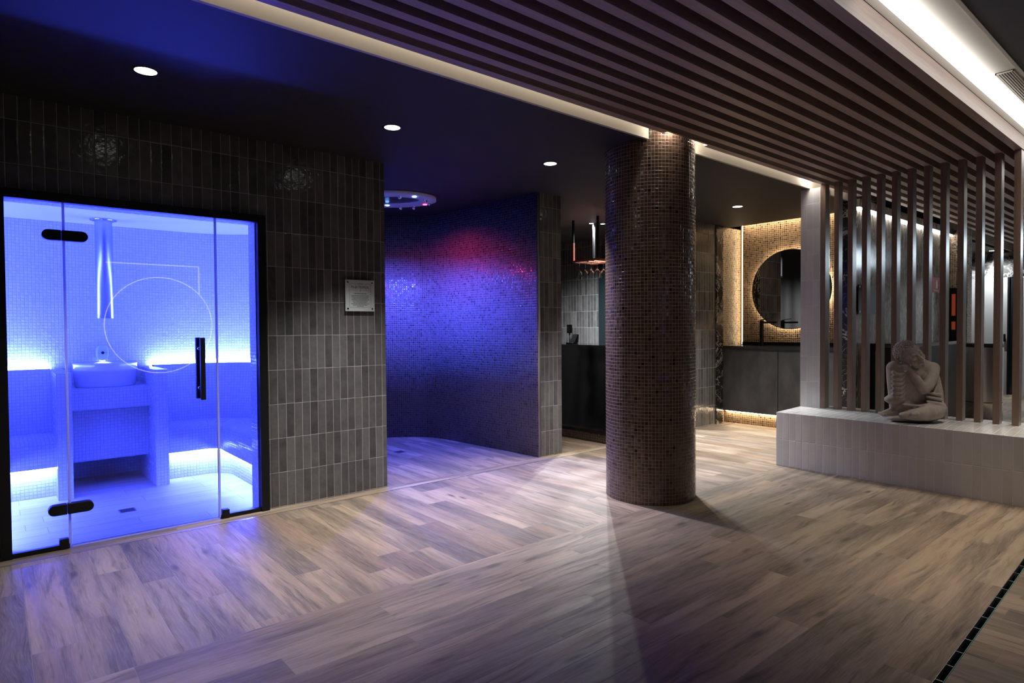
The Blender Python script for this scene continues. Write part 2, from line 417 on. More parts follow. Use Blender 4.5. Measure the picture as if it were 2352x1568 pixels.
# ------------------------------------------------------------------ setting: walls
b = MB(); T = (1.5344, .256)
Y0 = 4.537
b.box(-3, .022, Y0, Y0+.1, 0, ZC, T); b.box(.022, 1.518, Y0, Y0+.1, 2.112, ZC, T); b.box(1.518, 2.477, Y0, Y0+.1, 0, ZC, T)
struct(b.build('wall_front', 'tile', weld=False))
# steam room shell (white mosaic, rounded far corners)
def arc(cx, cy, r, a0, a1, n=14): return [(cx+r*math.cos(math.radians(a0+(a1-a0)*i/n)), cy+r*math.sin(math.radians(a0+(a1-a0)*i/n))) for i in range(n+1)]
YI = 4.70
def offs(d):   # plan path of the bench line moved outward by d
    r = .20+d
    return [(-.136-d, YI)] + arc(.064, 5.85, r, 180, 90) + arc(1.45, 5.85, r, 90, 0) + [(1.65+d, YI)]
b = MB(); b.sheet(offs(.57), 0, 2.245)
xl, xr = -.136-.57, 1.65+.57
b.box(xl, .066, YI-.06, YI, 0, 2.245); b.box(1.456, xr, YI-.06, YI, 0, 2.245); b.box(.066, 1.456, YI-.06, YI, 2.062, 2.245)
b.box(.040, .066, Y0+.025, YI-.06, 0, 2.062); b.box(1.456, 1.50, Y0+.025, YI-.06, 0, 2.062); b.box(.04, 1.5, Y0+.025, YI-.06, 2.062, 2.11)
struct(b.build('wall_steam_room', 'wmosaic', weld=False))
b = MB(); b.box(xl-.02, xr+.02, YI-.06, 6.70, 2.245, 2.30); struct(b.build('ceiling_steam_room', 'steamceil'))
# rain shower recess
def catmull(P, n=8):
    out = []
    for i in range(len(P)-1):
        p0 = P[max(i-1, 0)]; p1 = P[i]; p2 = P[i+1]; p3 = P[min(i+2, len(P)-1)]
        for k in range(n):
            t = k/n
            out.append(tuple(.5*((2*p1[j])+(-p0[j]+p2[j])*t+(2*p0[j]-5*p1[j]+4*p2[j]-p3[j])*t*t+(-p0[j]+3*p1[j]-3*p2[j]+p3[j])*t**3) for j in (0, 1)))
    return out+[P[-1]]
sp = catmull([(4.206, 4.545), (4.19, 4.8), (4.168, 5.137), (4.135, 5.473), (4.108, 5.855), (4.03, 6.25), (3.85, 6.47), (3.617, 6.61), (3.35, 6.68), (3.1, 6.68), (2.9, 6.6), (2.7, 6.42), (2.56, 6.15), (2.49, 5.8), (2.478, 5.2), (2.478, 4.64)])
b = MB(); b.sheet(sp, 0, ZC, flip=True); struct(b.build('wall_shower', 'smosaic', solid=-.03))
b = MB(); b.box(4.207, 4.50, 4.54, 4.92, 0, ZC, (4.262, .256)); struct(b.build('wall_pier', 'tile', weld=False))
# bar recess
b = MB(); b.box(7.10, 7.2, 6.33, 7.5, 0, ZC, (0, .05)); struct(b.build('wall_bar', 'tile', weld=False))
b = MB(); b.box(6.72, 7.375, 4.537, 4.72, 0, ZC, (.02, .256)); struct(b.build('wall_bar_return', 'tile', weld=False))
b = MB(); b.box(7.375, 7.53, 4.52, 4.72, 0, ZC); struct(b.build('trim_bar', 'bmarble'))
b = MB(); b.box(4.3, 7.2, 7.5, 7.6, 0, ZC); b.box(4.42, 4.50, 4.92, 7.5, 0, ZC); struct(b.build('wall_far', 'wallpaint'))
# vanity nook
b = MB(); b.box(7.53, 8.10, 4.565, 4.70, 0, ZC+.1); struct(b.build('wall_nook_side', 'gmosaic', weld=False))
b = MB(); b.box(8.0, 8.06, 2.88, 4.50, 0, ZC+.09); struct(b.build('wall_nook_back', 'gmosaic', weld=False))
b = MB(); b.box(8.06, 8.16, 2.88, 4.70, 0, ZC+.1); struct(b.build('wall_nook_core', 'wallpaint'))
# veined marble wall behind the slats, its upper slab stepping forward over a light slot
b = MB(); b.box(7.12, 10.5, 2.72, 2.87, 0, 2.56); b.box(7.16, 10.5, 2.68, 2.72, 2.575, 2.66); o = struct(b.build('wall_marble', 'marble', weld=False))
b = MB(); b.box(7.09, 7.12, 2.70, 2.87, 0, 2.64); struct(b.build('trim_marble_end', 'bmarble'))
b = MB(); b.box(10.5, 10.72, 2.515, 2.87, 0, 2.64); struct(b.build('wall_mosaic_end', 'gmosaic', weld=False))
# end wall far behind
b = MB(); b.box(14.4, 14.5, 2.83, 5, 0, 2.17); b.box(14.4, 14.5, -1.6, 2.62, 0, 2.17); struct(b.build('wall_end', 'whitepanel', weld=False))
b = MB(); b.box(14.4, 14.5, -1.6, 5, 2.17, 2.9); struct(b.build('wall_end_upper', marble('black_white_marble', (.03, .03, .03), (.75, .72, .68), (.22, .21, .2), 1.5, .2, width=.07)))
# walls behind and beside the camera, and outer closure
b = MB(); b.box(-3.1, -3, -1.7, 7.7, 0, 2.9); struct(b.build('wall_back', 'wallpaint'))
b = MB(); b.box(-3, 14.5, -1.7, -1.6, 0, 2.9); struct(b.build('wall_right', 'wallpaint'))
b = MB(); b.box(8.16, 14.4, 4.6, 4.7, 0, 2.9); struct(b.build('wall_rear', 'wallpaint'))

# ------------------------------------------------------------------ setting: ceilings
b = MB(); b.box(-3, 7.74, 2.785, 7.6, ZC, ZC+.1); b.box(7.74, 14.4, 4.565, 4.7, ZC, ZC+.1); b.box(8.16, 14.4, 2.87, 4.6, ZC, ZC+.1)
struct(b.build('ceiling', 'ceil'))
b = MB(); b.box(7.74, 8.16, 2.87, 4.70, 2.78, 2.86); struct(b.build('ceiling_nook', 'ceil'))
b = MB(); b.box(-3, 14.4, 1.13, 2.785, 2.815, 2.86); struct(b.build('ceiling_over_slats', 'darkvoid'))
b = MB(); b.box(-3, 14.4, .862, 1.13, 2.775, 2.86); struct(b.build('ceiling_plaster', 'plaster'))
b = MB(); b.box(-3, 14.4, -1.6, .845, 2.77, 2.86); struct(b.build('ceiling_grey', 'greyceil'))
b = MB(); b.box(-3, 14.4, .845, .862, 2.765, 2.86); struct(b.build('trim_ceiling_edge', 'plaster'))
b = MB(); b.box(-3, 3.628, 2.765, 2.785, ZC, 2.84); b.box(4.198, 7.09, 2.765, 2.785, ZC, 2.84); b.box(10.72, 14.4, 2.765, 2.785, ZC, 2.84)
struct(b.build('trim_fascia', 'cream'))

# ------------------------------------------------------------------ linear drain and channel
d = thing('slot_drain', 'long thin steel slot drain in the floor along the cabin fronts', 'drain', (2, 4.407, 0))
MB().box(-3, 7.36, 4.402, 4.405, -.01, .0015).box(-3, 7.36, 4.409, 4.412, -.01, .0015).build('steel_edge', 'steel', d)
MB().box(-3, 7.36, 4.405, 4.409, -.012, -.006).build('slot_bed', 'black', d)
d = thing('floor_channel', 'narrow black drainage channel crossing the wood floor by the bottom corner', 'drain', (2.59, .717, 0))
SL = .033
def obl(x0, x1, o0, o1, z0, z1):
    q = MB(); Y = lambda x, o: .717+SL*(x-2.59)+o
    P = [(x0, Y(x0, o0)), (x1, Y(x1, o0)), (x1, Y(x1, o1)), (x0, Y(x0, o1))]
    return q.prism(P, z0, z1, 'z')
obl(-3, 5.5, -.032, .002, -.07, -.06).build('channel_bed', 'black', d)
obl(-3, 5.5, -.032, -.029, -.06, -.001).build('channel_side', 'black', d); obl(-3, 5.5, .0, .002, -.06, -.001).build('channel_side', 'black', d)
obl(-3, 5.5, -.029, -.0265, -.02, .001).build('glass_lip', plain('teal_glass_edge', (.10, .30, .28), .1), d)
obl(-3, 5.5, -.0025, .0, -.02, .001).build('steel_lip', 'steel', d)
x = 2.2
while x < 5.4:
    obl(x, x+.006, -.0265, -.0025, -.05, -.004).build('divider', 'steel', d); x += .145

# ------------------------------------------------------------------ glazed front of the steam room
d1 = thing('door_1', None, None, (.76, 4.537, 0), kind='structure')
fb = MB()
fb.box(.022, .074, 4.512, 4.562, 0, 2.112); fb.box(1.462, 1.518, 4.512, 4.562, 0, 2.112); fb.box(.074, 1.462, 4.512, 4.562, 2.060, 2.112)
fb.build('frame', 'black', d1)
for n, (a, c) in (('fixed_glass', (.074, .343)), ('fixed_glass', (1.191, 1.462))):
    MB().box(a, c, 4.532, 4.542, .02, 2.06).build(n, 'glass', d1)
    MB().box(a, c, 4.522, 4.552, .0, .028).build('floor_channel_profile', 'black', d1, bevel=.002)
lf = MB().box(.351, 1.183, 4.532, 4.542, .012, 2.055).build('door_leaf', 'glass', d1)
MB().box(.355, 1.180, 4.530, 4.544, .002, .012).build('sweep_seal', 'pale_strip', lf)
for a in (.3465, 1.187): MB().box(a-.006, a+.006, 4.528, 4.546, .012, 2.058).build('edge_glow_strip', 'pale_strip', d1)  # pale strips stand in for light caught in the polished glass edges
for a, c in ((.292, .338), (1.200, 1.246)): MB().box(a, c, 4.515, 4.557, .0, .062).build('glass_clamp', 'black', d1, bevel=.004)
for z in (1.866, .238):
    def pill(x0, x1, yy0, yy1, left):
        n = 8; P = []
        r = .031
        if left: P = [(x1, z-r), (x1, z+r)] + [(x0+r+r*math.cos(a), z+r*math.sin(a)) for a in [PI/2+PI*i/n for i in range(n+1)]]
        else: P = [(x0, z+r), (x0, z-r)] + [(x1-r+r*math.cos(a), z+r*math.sin(a)) for a in [-PI/2+PI*i/n for i in range(n+1)]]
        return MB().prism(P, yy0, yy1, 'y')
    h = pill(.241, .333, 4.512, 4.562, True).build('hinge', 'black', lf, bevel=.003)
    pill(.336, .466, 4.512, 4.562, False).build('hinge_wing', 'black', h, bevel=.003)
for yy in (4.478, 4.596):
    hb = MB().box(1.066, 1.096, yy-.014, yy+.014, .835, 1.250).build('pull_handle', 'black', lf, bevel=.004)
    for z in (1.175, .91):
        MB().tube((1.081, 4.532 if yy < 4.53 else 4.542, z), (1.081, yy, z), .011).build('handle_stud', 'chrome', hb)

# ------------------------------------------------------------------ inside the steam room
nic = thing('basin_niche', 'white mosaic niche counter between two upright partitions in the steam room', 'counter', (.757, 6.1, 0))
for a, c in ((.378, .475), (1.040, 1.137)):
    MB().box(a, c, 5.845, 6.60, 0, .973).build('partition', 'wmosaic', nic, weld=False)
MB().box(.475, 1.040, 6.05, 6.60, .658, .826).build('shelf', 'wmosaic', nic, weld=False)
MB().box(.475, 1.040, 6.17, 6.22, .222, .658).build('front_panel', 'wmosaic', nic, weld=False)
def sweep(b_, prof, pathf):
    """prof list of (d,z) swept along offset paths"""
    L = 0
    for (d0, z0), (d1_, z1) in zip(prof, prof[1:]):
        A, B = pathf(d0), pathf(d1_); dz = math.hypot(d1_-d0, z1-z0); u = 0
        for i in range(len(A)-1):
            du = math.dist(A[i], A[i+1])
            b_.face([(*A[i], z0), (*A[i+1], z0), (*B[i+1], z1), (*B[i], z1)], [(u, L), (u+du, L), (u+du, L+dz), (u, L+dz)], True); u += du
        L += dz
prof = [(0, 0), (0, .242)], [(0, .242), (-.10, .242), (-.10, .445), (.28, .470), (.37, .985), (.45, .985)], [(.45, .985), (.45, .95), (.565, .95)]
def right_path(d): return [(1.137, 6.05+d)] + arc(1.45, 5.85, .20+d, 90, 0, 12) + [(1.65+d, YI)]
def left_path(d): return [(-.136-d, YI)] + arc(.064, 5.85, .20+d, 180, 90, 12) + [(.378, 6.05+d)]
for nm, pf, where in (('right', right_path, 'under the door handle side'), ('left', left_path, 'beside the door hinges')):
    lab = {'right': 'white mosaic steam bench curving round the corner behind the door handle', 'left': 'white mosaic steam bench behind the fixed pane beside the door hinges'}[nm]
    o = thing('steam_bench', lab, 'bench', (pf(0)[4][0], pf(0)[4][1], 0), group='mosaic benches in the steam room')
    bb = MB(); sweep(bb, prof[0], pf); bb.build('base', 'wmosaic', o)
    bb = MB(); sweep(bb, prof[1][:4], pf); bb.build('seat', 'wmosaic', o)
    bb = MB(); sweep(bb, prof[1][3:], pf); sweep(bb, prof[2], pf); bb.build('backrest', 'wmosaic', o)
    s1 = MB(); sweep(s1, [(-.06, .240), (-.075, .240), (-.075, .226), (-.04, .222), (-.04, .240)], pf)
    tag(s1.build('led_strip', 'e_steam'), {'right': 'glowing strip light under the seat of the curving steam bench', 'left': 'glowing strip light under the bench seat beside the door hinges'}[nm], 'strip light', 'strip lights in the steam room')
    s1 = MB(); sweep(s1, [(.55, .972), (.55, 1.018)], pf); sweep(s1, [(.46, .972), (.55, .972)], pf)
    tag(s1.build('led_strip', 'e_steamtop'), {'right': 'glowing strip light on top of the curving bench backrest', 'left': 'glowing strip light on top of the backrest beside the door hinges'}[nm], 'strip light', 'strip lights in the steam room')
bs = MB().lathe([(0, .826), (.215, .826), (.222, .84), (.236, 1.02), (.234, 1.032), (.226, 1.032), (.214, 1.0), (.195, .90), (.14, .875), (0, .868)], .757, 6.335, 48)
tag(bs.build('wash_basin', 'ceramic'), 'round white basin on the mosaic shelf inside the steam room', 'basin')
pp = thing('vent_pipe', 'shiny chrome pipe hanging from the steam room ceiling above the basin', 'pipe', (.757, 6.28, 1.406))
MB().lathe([(.064, 2.24), (.064, 1.406), (.060, 1.406), (.060, 2.2)], .757, 6.28, 32).build('tube', 'satinchrome', pp)
fg = MB().lathe([(.064, 2.245), (.098, 2.245), (.098, 2.236), (.064, 2.236)], .757, 6.28, 32).build('flange', 'chrome', pp)
for k in range(6):
    a = k*PI/3+.3; MB().lathe([(0, 2.232), (.006, 2.232), (.006, 2.237)], .757+.083*math.cos(a), 6.28+.083*math.sin(a), 8).build('screw', 'chrome', fg)
du = thing('wall_fitting', 'small rounded pale wall unit with dark round button above the basin', 'wall unit', (.765, 6.60, 1.10))
def rrect(cx, cz, w2, h2, r, n=6):
    P = []
    for sx, sz, a0 in ((1, 1, 0), (-1, 1, 90), (-1, -1, 180), (1, -1, 270)):
        P += [(cx+sx*(w2-r)+r*math.cos(math.radians(a0+90*i/n)), cz+sz*(h2-r)+r*math.sin(math.radians(a0+90*i/n))) for i in range(n+1)]
    return P
MB().prism(rrect(.765, 1.105, .045, .068, .042), 6.55, 6.618, 'y').build('body', plain('pale_plastic', (.62, .75, .74), .3), du, bevel=.008)
MB().tube((.765, 6.552, 1.105), (.765, 6.543, 1.105), .012, 20).build('button', 'black', du)
for s_ in (-1, 1): MB().tube((.765+s_*.030, 6.552, 1.105), (.765+s_*.030, 6.547, 1.105), .0025, 8).build('screw', 'black', du)
MB().box(.745, .785, 6.57, 6.60, 1.028, 1.036).build('lamp_lens', 'e_lamp', du)
lamp('SPOT', 'lamp_light', (.765, 6.52, 1.03), 6, (.35, .5, 1), du, rot=(0, 0, 0), spot_size=2.6, spot_blend=.6, shadow_soft_size=.02)
gr = thing('floor_drain', 'small square metal drain grate in the steam room floor', 'drain', (.735, 5.195, 0))
R = Matrix.Rotation(.0, 3, 'Z')
MB().box(.685, .785, 5.145, 5.245, -.004, .003).build('plate', 'steel', gr)
for k in range(7): MB().box(.693, .777, 5.154+k*.013, 5.158+k*.013, .003, .0038).build('slot', 'black', gr)

# ------------------------------------------------------------------ plaque beside the shower
pq = thing('shower_plaque', 'square metal plaque with engraved text on the grey tile wall', 'sign', (2.25, 4.515, 1.565))
PX0, PX1, PZ0, PZ1, PY = 2.118, 2.366, 1.440, 1.686, 4.512
MB().box(PX0, PX1, PY, PY+.006, PZ0, PZ1).build('plate', 'plaque', pq, bevel=.001)
for x in (PX0+.02, PX1-.02):
    for z in (PZ0+.02, PZ1-.02):
        MB().tube((x, PY-.005, z), (x, PY+.025, z), .0065, 14).build('standoff', 'chrome', pq)
ln = MB(); yb0, yb1 = PY-.0006, PY+.001
bx0, bx1, bz0, bz1 = PX0+.034, PX1-.030, PZ0+.030, PZ1-.030
cxm = (bx0+bx1)/2
for a in ((bx0, bx0+.0012, bz0, bz1), (bx1-.0012, bx1, bz0, bz1), (bx0, bx1, bz0, bz0+.0012), (bx0, cxm-.032, bz1-.0012, bz1), (cxm+.032, bx1, bz1-.0012, bz1), (bx0, cxm-.014, bz1-.053, bz1-.0518), (cxm+.014, bx1, bz1-.053, bz1-.0518)):
    ln.box(a[0], a[1], yb0, yb1, a[2], a[3])
ln.build('engraved_border', 'ink', pq)
tx = MB(); rr = random.Random(3)
zz = bz1-.080
for i, wd in enumerate((.106, 0, .155, .155, .142, .150, .132, .118, .152, .128, .056)):
    if wd:
        x = cxm-wd/2
        while x < cxm+wd/2-.003:
            q = min(rr.uniform(.004, .013), cxm+wd/2-x); tx.box(x, x+q, yb0, yb1, zz, zz+(.0048 if i == 0 else .0040)); x += q+.0022
    zz -= .0105 if i else .0098-.004
tx.build('small_print', 'ink', pq)
em = MB()
for k in range(10):
    a, c = 2*PI*k/10, 2*PI*(k+1)/10
    em.tube((cxm+.0045*math.cos(a), PY, bz1-.058+.0045*math.sin(a)), (cxm+.0045*math.cos(c), PY, bz1-.058+.0045*math.sin(c)), .0007, 5)
em.tube((cxm-.003, PY, bz1-.055), (cxm+.003, PY, bz1-.042), .0008, 5); em.tube((cxm+.0042, PY, bz1-.057), (cxm+.003, PY, bz1-.042), .0008, 5)
em.build('drop_emblem', 'ink', pq)
def text(body, size, x, y, z, mat, parent, name, rot=(PI/2, 0, 0), ext=.0005, sx=1.0):
    c = bpy.data.curves.new(name, 'FONT'); c.body = body; c.size = size; c.align_x = 'CENTER'; c.extrude = ext
    o = bpy.data.objects.new(name, c); COL.objects.link(o); bpy.context.view_layer.update()
    me = bpy.data.meshes.new_from_object(o.evaluated_get(bpy.context.evaluated_depsgraph_get()))
    COL.objects.unlink(o); bpy.data.objects.remove(o)
    me.materials.clear(); me.materials.append(M[mat])
    o = bpy.data.objects.new(name, me); COL.objects.link(o); o.parent = parent
    o.location = Vector((x, y, z))-world_of(parent); o.rotation_euler = rot; o.scale = (sx, 1, 1)
    return o
text('PLUJA TROPICAL', .0285, cxm, PY-.0003, bz1-.036, 'ink', pq, 'title', sx=.72)
text('DUTXA DE', .0120, cxm, PY-.0003, bz1-.0045, 'ink', pq, 'heading', sx=.8)

# ------------------------------------------------------------------ downlights
def downlight(x, y, label, z=ZC, watt=DOWN_W, r=.052, first=None, color=DOWN_C, group='recessed downlights in the dark ceiling', size=82, tilt=(0, 0, 0)):
    o = thing('downlight', label, 'ceiling light', (x, y, z), group)
    MB().lathe([(r, z-.001), (r+.012, z-.003), (r+.014, z+.004)], x, y, 32).build('trim_ring', 'black', o)
    MB().lathe([(0, z-.0015), (r, z-.0015)], x, y, 32).build('lens', 'e_down', o)
    lamp('SPOT', 'downlight_beam', (x, y, z-.02), watt, color, o, rot=tilt, spot_size=math.radians(size), spot_blend=1.0, shadow_soft_size=.018)
    return o
for x, lab in ((.644, 'recessed downlight over the steam room door, biggest in the photo'), (2.082, 'recessed downlight above the plaque wall, second from the glazed door'),
               (3.54, 'recessed downlight in front of the rain shower, third from the glazed door'), (4.99, 'recessed downlight hidden behind the mosaic column'),
               (6.447, 'recessed downlight over the vanity nook beyond the column')):
    downlight(x, 3.69, lab, watt=DOWN_W*(.62 if x < 1 else 1))
downlight(5.98, 5.47, 'tiny twin downlight above the bar, nearer the pier', r=.03, watt=560, color=(.92, .97, 1), size=150)
downlight(6.12, 5.40, 'tiny twin downlight above the bar, nearer the column', r=.03, watt=560, color=(.92, .97, 1), size=150)
downlight(14.0, 2.98, 'small bright downlight in front of the black and white marble far behind the slats', r=.05, watt=120, color=(.9, .95, 1), size=150)
downlight(13.6, 1.2, 'added downlight brightening the pale end panel behind the upright slats', z=2.77, r=.05, watt=160, color=(.8, .9, 1), size=130)  # unseen fitting, put in to light the end wall
downlight(9.3, 1.5, 'added downlight brightening the stainless bin and the floor before it', z=2.77, r=.05, watt=170, color=(.92, .96, 1), size=110)  # added lamp so the bin and rear floor come up brighter
downlight(12.0, 2.0, 'added downlight over the floor far behind the stainless bin', z=2.77, r=.05, watt=120, color=(1, .93, .86), size=120)  # another added lamp for the end room

# ------------------------------------------------------------------ rain shower head
sh = thing('rain_shower', 'oval rain shower plate in the ceiling with blue and red lights', 'shower head', (3.135, 5.69, 2.61))
aR = math.radians(-40.2)
def oval(a_, b_, k, n=56, off=(0, 0)):
    t_ = 2*PI*k/n; x, y = a_*math.cos(t_)+off[0], b_*math.sin(t_)+off[1]
    return (3.145+x*math.cos(aR)-y*math.sin(aR), 5.69+x*math.sin(aR)+y*math.cos(aR))
rb = MB(); n = 56
for k in range(n):
    o0, o1, i0, i1 = oval(.50, .36, k), oval(.50, .36, k+1), oval(.33, .20, k), oval(.33, .20, k+1)
    rb.face([(*o1, 2.612), (*o0, 2.612), (*i0, 2.612), (*i1, 2.612)], [(0, 0)]*4, False)
    rb.face([(*o0, 2.612), (*o1, 2.612), (*o1, ZC-.002), (*o0, ZC-.002)], [(0, 0)]*4, True)
    rb.face([(*i1, 2.612), (*i0, 2.612), (*i0, ZC-.002), (*i1, ZC-.002)], [(0, 0)]*4, True)
rb.build('oval_plate', plain('satin_white_plate', (.62, .60, .68), .35), sh)
rb = MB()
rb.face([(*oval(.33, .20, k), 2.626) for k in reversed(range(n))], [oval(.33, .20, k) for k in reversed(range(n))])
rb.build('spray_field', speckled('perforated_field', (.01, .01, .012), (.06, .06, .07), 90, .3), sh)
for x, y in ((3.131, 5.418), (3.426, 5.412), (3.534, 5.508), (3.419, 5.895), (3.524, 5.80), (2.90, 5.50), (2.80, 5.75), (2.88, 5.95)):
    nz = MB().ball((x, y, 2.600), .019, 14, 10).build('nozzle', 'chrome', sh)
    MB().lathe([(.012, 2.612), (.024, 2.612), (.024, 2.608), (.012, 2.606)], x, y, 16).build('nozzle_collar', 'chrome', nz)
for x, y, c in ((3.253, 5.89, 'b'), (3.256, 5.345, 'b'), (3.548, 5.614, 'r'), (2.85, 5.62, 'b')):
    MB().lathe([(0, 2.607), (.020, 2.607), (.023, 2.612)], x, y, 20).build('led_lens', 'e_blue' if c == 'b' else 'e_red', sh, )
    lamp('SPOT', 'led_light', (x, y, 2.585), SHOWER_BLUE_W if c == 'b' else SHOWER_RED_W, (.05, .10, 1) if c == 'b' else (1, .04, .22), sh, spot_size=math.radians(126 if c == 'b' else 155), spot_blend=1.0, shadow_soft_size=.02)
fd = thing('shower_floor_drain', 'small square drain glinting blue on the shower floor', 'drain', (3.276, 5.727, 0))
MB().box(3.226, 3.326, 5.677, 5.777, -.004, .004).build('plate', 'steel', fd)
for k in range(5): MB().box(3.236, 3.316, 5.69+k*.017, 5.695+k*.017, .004, .005).build('slot', 'black', fd)

# ------------------------------------------------------------------ mosaic column
CX, CY, CR = 3.912, 2.974, .34
mc = MB()
n = 96
mc.sheet([(CX+CR*math.cos(2*PI*k/n), CY+CR*math.sin(2*PI*k/n)) for k in range(n)], 0, 2.80, closed=True)
tag(mc.build('mosaic_column', 'mosaic'), 'thick round column clad in small brown mosaic tiles', 'column')
# warm light trough beyond the last slat
tg = MB(); tg.box(-2.9, 3.64, 2.702, 2.727, 2.80, 2.812); tg.box(4.19, 7.0, 2.702, 2.727, 2.80, 2.812)
tag(tg.build('cove_strip', 'e_cove'), 'warm strip light hidden above the cream fascia gap', 'strip light')
tg = MB(); tg.box(4.05, 4.15, 2.634, 2.656, 2.74, 2.755); tg.box(3.69, 3.76, 2.634, 2.656, 2.74, 2.755)  # extra strip pieces, put in to make the column top glow
tag(tg.build('added_column_strip', emit('added_column_glow', (1, .88, .68), 200)), 'added short strip light brightening the mosaic column where it meets the slats', 'strip light')
tg = MB(); tg.box(6.02, 6.165, 2.69, 2.80, 2.735, 2.75)  # added piece that lifts the light on the pillar top
tag(tg.build('added_pillar_strip', emit('added_pillar_glow', (1, .92, .80), 30)), 'added short strip light brightening the top of the white tiled pillar', 'strip light')

# ------------------------------------------------------------------ slats
PIT, YS0 = .1234, 2.6395
cs0 = None
for k in range(13):
    yc = YS0-k*PIT
    lab = ('dark wood ceiling slat nearest the cream fascia' if k == 0 else 'dark wood ceiling slat nearest the bright line light' if k == 12 else ORD[k]+' dark wood ceiling slat counted from the cream fascia')
    x1 = 7.08 if k == 0 else 14.3
    if k == 0 or k == 1:
        if k == 0:      # notched where it passes the column
            o = MB().box(-2.9, 3.66, yc-.0275, yc+.0275, 2.668, 2.772).box(3.66, 4.17, yc-.0275, yc-.010, 2.668, 2.772).box(4.17, 7.08, yc-.0275, yc+.0275, 2.668, 2.772).build('ceiling_slat', 'slatx')
        else: o = MB().box(-2.9, 14.3, yc-.0275, yc+.0275, 2.668, 2.772).build('ceiling_slat', 'slatx')
        # origin onto the slat
        o.data.transform(Matrix.Translation((-3.0, -yc, -2.72))); o.location = (3.0, yc, 2.72); base = o
    else:
        o = base.copy(); COL.objects.link(o); o.location = (3.0, yc, 2.72)
    tag(o, lab, 'ceiling slat', 'dark wood ceiling slats')
ZP = .497
up0_ = None
for k in range(13):
    yc = YS0-k*PIT
    lab = ('upright wooden slat touching the white tiled pillar' if k == 0 else 'upright wooden slat nearest the frame edge, farthest from the white pillar' if k == 12 else ORD[k]+' upright wooden slat counted from the white tiled pillar')
    if up0_ is None:
        o = MB().box(6.177, 6.265, yc-.0222, yc+.0222, ZP, 2.668).build('upright_slat', 'slatz', bevel=.0015)
        o.data.transform(Matrix.Translation((-6.221, -yc, -ZP))); o.location = (6.221, yc, ZP); up0_ = o
    else:
        o = up0_.copy(); COL.objects.link(o); o.location = (6.221, yc, ZP)
    tag(o, lab, 'slat', 'upright slats of the screen')

# ------------------------------------------------------------------ white tiled pillar and plinth
b = MB(); b.box(6.177, 6.39, 2.664, 2.855, ZP, 2.642, (2.855-.0604*3, ZP)); tag(b.build('tiled_pillar', 'wtile', weld=False), 'narrow white tiled pillar standing on the end of the plinth', 'pillar')
pl = MB()
def plq(P, U): pl.face(P, U)
x0, x1, y0, y1 = 5.594, 6.41, -.6, 2.808
pl.face([(x0-.03, y0, 0), (x0-.03, y0, ZP), (x0, y1, ZP), (x0, y1, 0)], [(-y0+2.808, 0), (-y0+2.808, ZP), (0, ZP), (0, 0)])
pl.face([(x0-.03, y0, ZP), (x1, y0, ZP), (x1, y1+.06, ZP), (x0, y1, ZP)], [(-y0+2.808, .25), (-y0+2.808, .25+x1-x0), (0, .25+x1-x0), (0, .25)])
pl.face([(x0, y1, 0), (x0, y1, ZP), (x1, y1+.06, ZP), (x1, y1+.06, 0)], [(0, 0), (0, ZP), (x1-x0, ZP), (x1-x0, 0)])
pl.face([(x1, y0, 0), (x1, y1+.06, 0), (x1, y1+.06, ZP), (x1, y0, ZP)], [(0, 0), (y1-y0, 0), (y1-y0, ZP), (0, ZP)])
pl.face([(x0-.03, y0, 0), (x1, y0, 0), (x1, y0, ZP), (x0-.03, y0, ZP)], [(0, 0), (x1-x0, 0), (x1-x0, ZP), (0, ZP)])
tag(pl.build('tiled_plinth', 'wtile'), 'low white tiled plinth carrying the screen of upright slats', 'plinth')

# ------------------------------------------------------------------ line light and vent in the plaster strip
ll = thing('line_light', 'long blazing white line light in the ceiling beside the slats', 'ceiling light', (6, 1.015, 2.775))
MB().box(2.9, 14.3, .980, 1.054, 2.728, 2.774).build('diffuser', 'e_line', ll)
lamp('AREA', 'line_beam', (8.6, 1.016, 2.724), LINE_W, (1, .87, .70), ll, shape='RECTANGLE', size=11.2, size_y=.07, spread=math.radians(52))
vg = thing('vent_grille', 'white slotted vent grille beside the bright line light', 'vent', (5, .93, 2.77))
MB().box(4.55, 6.0, .878, .962, 2.771, 2.7745).build('backing', 'black', vg)
MB().box(4.55, 6.0, .958, .964, 2.764, 2.775).box(4.55, 6.0, .876, .882, 2.764, 2.775).box(4.55, 4.556, .876, .964, 2.764, 2.775).box(5.994, 6.0, .876, .964, 2.764, 2.775).build('frame', 'plaster', vg)
for k in range(6): MB().box(4.556, 5.994, .888+k*.0125, .894+k*.0125, 2.765, 2.772).build('fin', 'plaster', vg)

# ------------------------------------------------------------------ bar
br = thing('bar_counter', 'glossy black bar counter between the tiled pier and the column', 'counter', (5.5, 5.6, 0))
MB().box(5.20, 5.78, 4.42, 7.2, .10, 1.075).build('body', 'blackgloss', br)
MB().box(5.23, 5.78, 4.42, 7.2, 0, .10).build('kickboard', 'mosaic', br, weld=False)
MB().box(5.18, 5.80, 4.40, 7.2, 1.075, 1.10).build('worktop', 'blackgloss', br, bevel=.002)
tm = thing('card_terminal', 'small black payment terminal on a stand on the bar', 'terminal', (5.45, 5.3, 1.1))
c_ = Vector((5.45, 5.32, 1.10))
MB().box(c_.x-.05, c_.x+.05, c_.y-.06, c_.y+.05, 1.10, 1.115).build('base', 'black', tm, bevel=.004)
MB().prism([(c_.x-.03, 1.115), (c_.x+.04, 1.115), (c_.x+.05, 1.22), (c_.x+.035, 1.22)], c_.y-.075, c_.y+.015, 'y').build('body', 'black', tm, bevel=.004)
kp = MB().box(c_.x-.012, c_.x+.012, c_.y+.0, c_.y+.07, 1.23, 1.335).build('screen_unit', 'blackgloss', tm, bevel=.004)
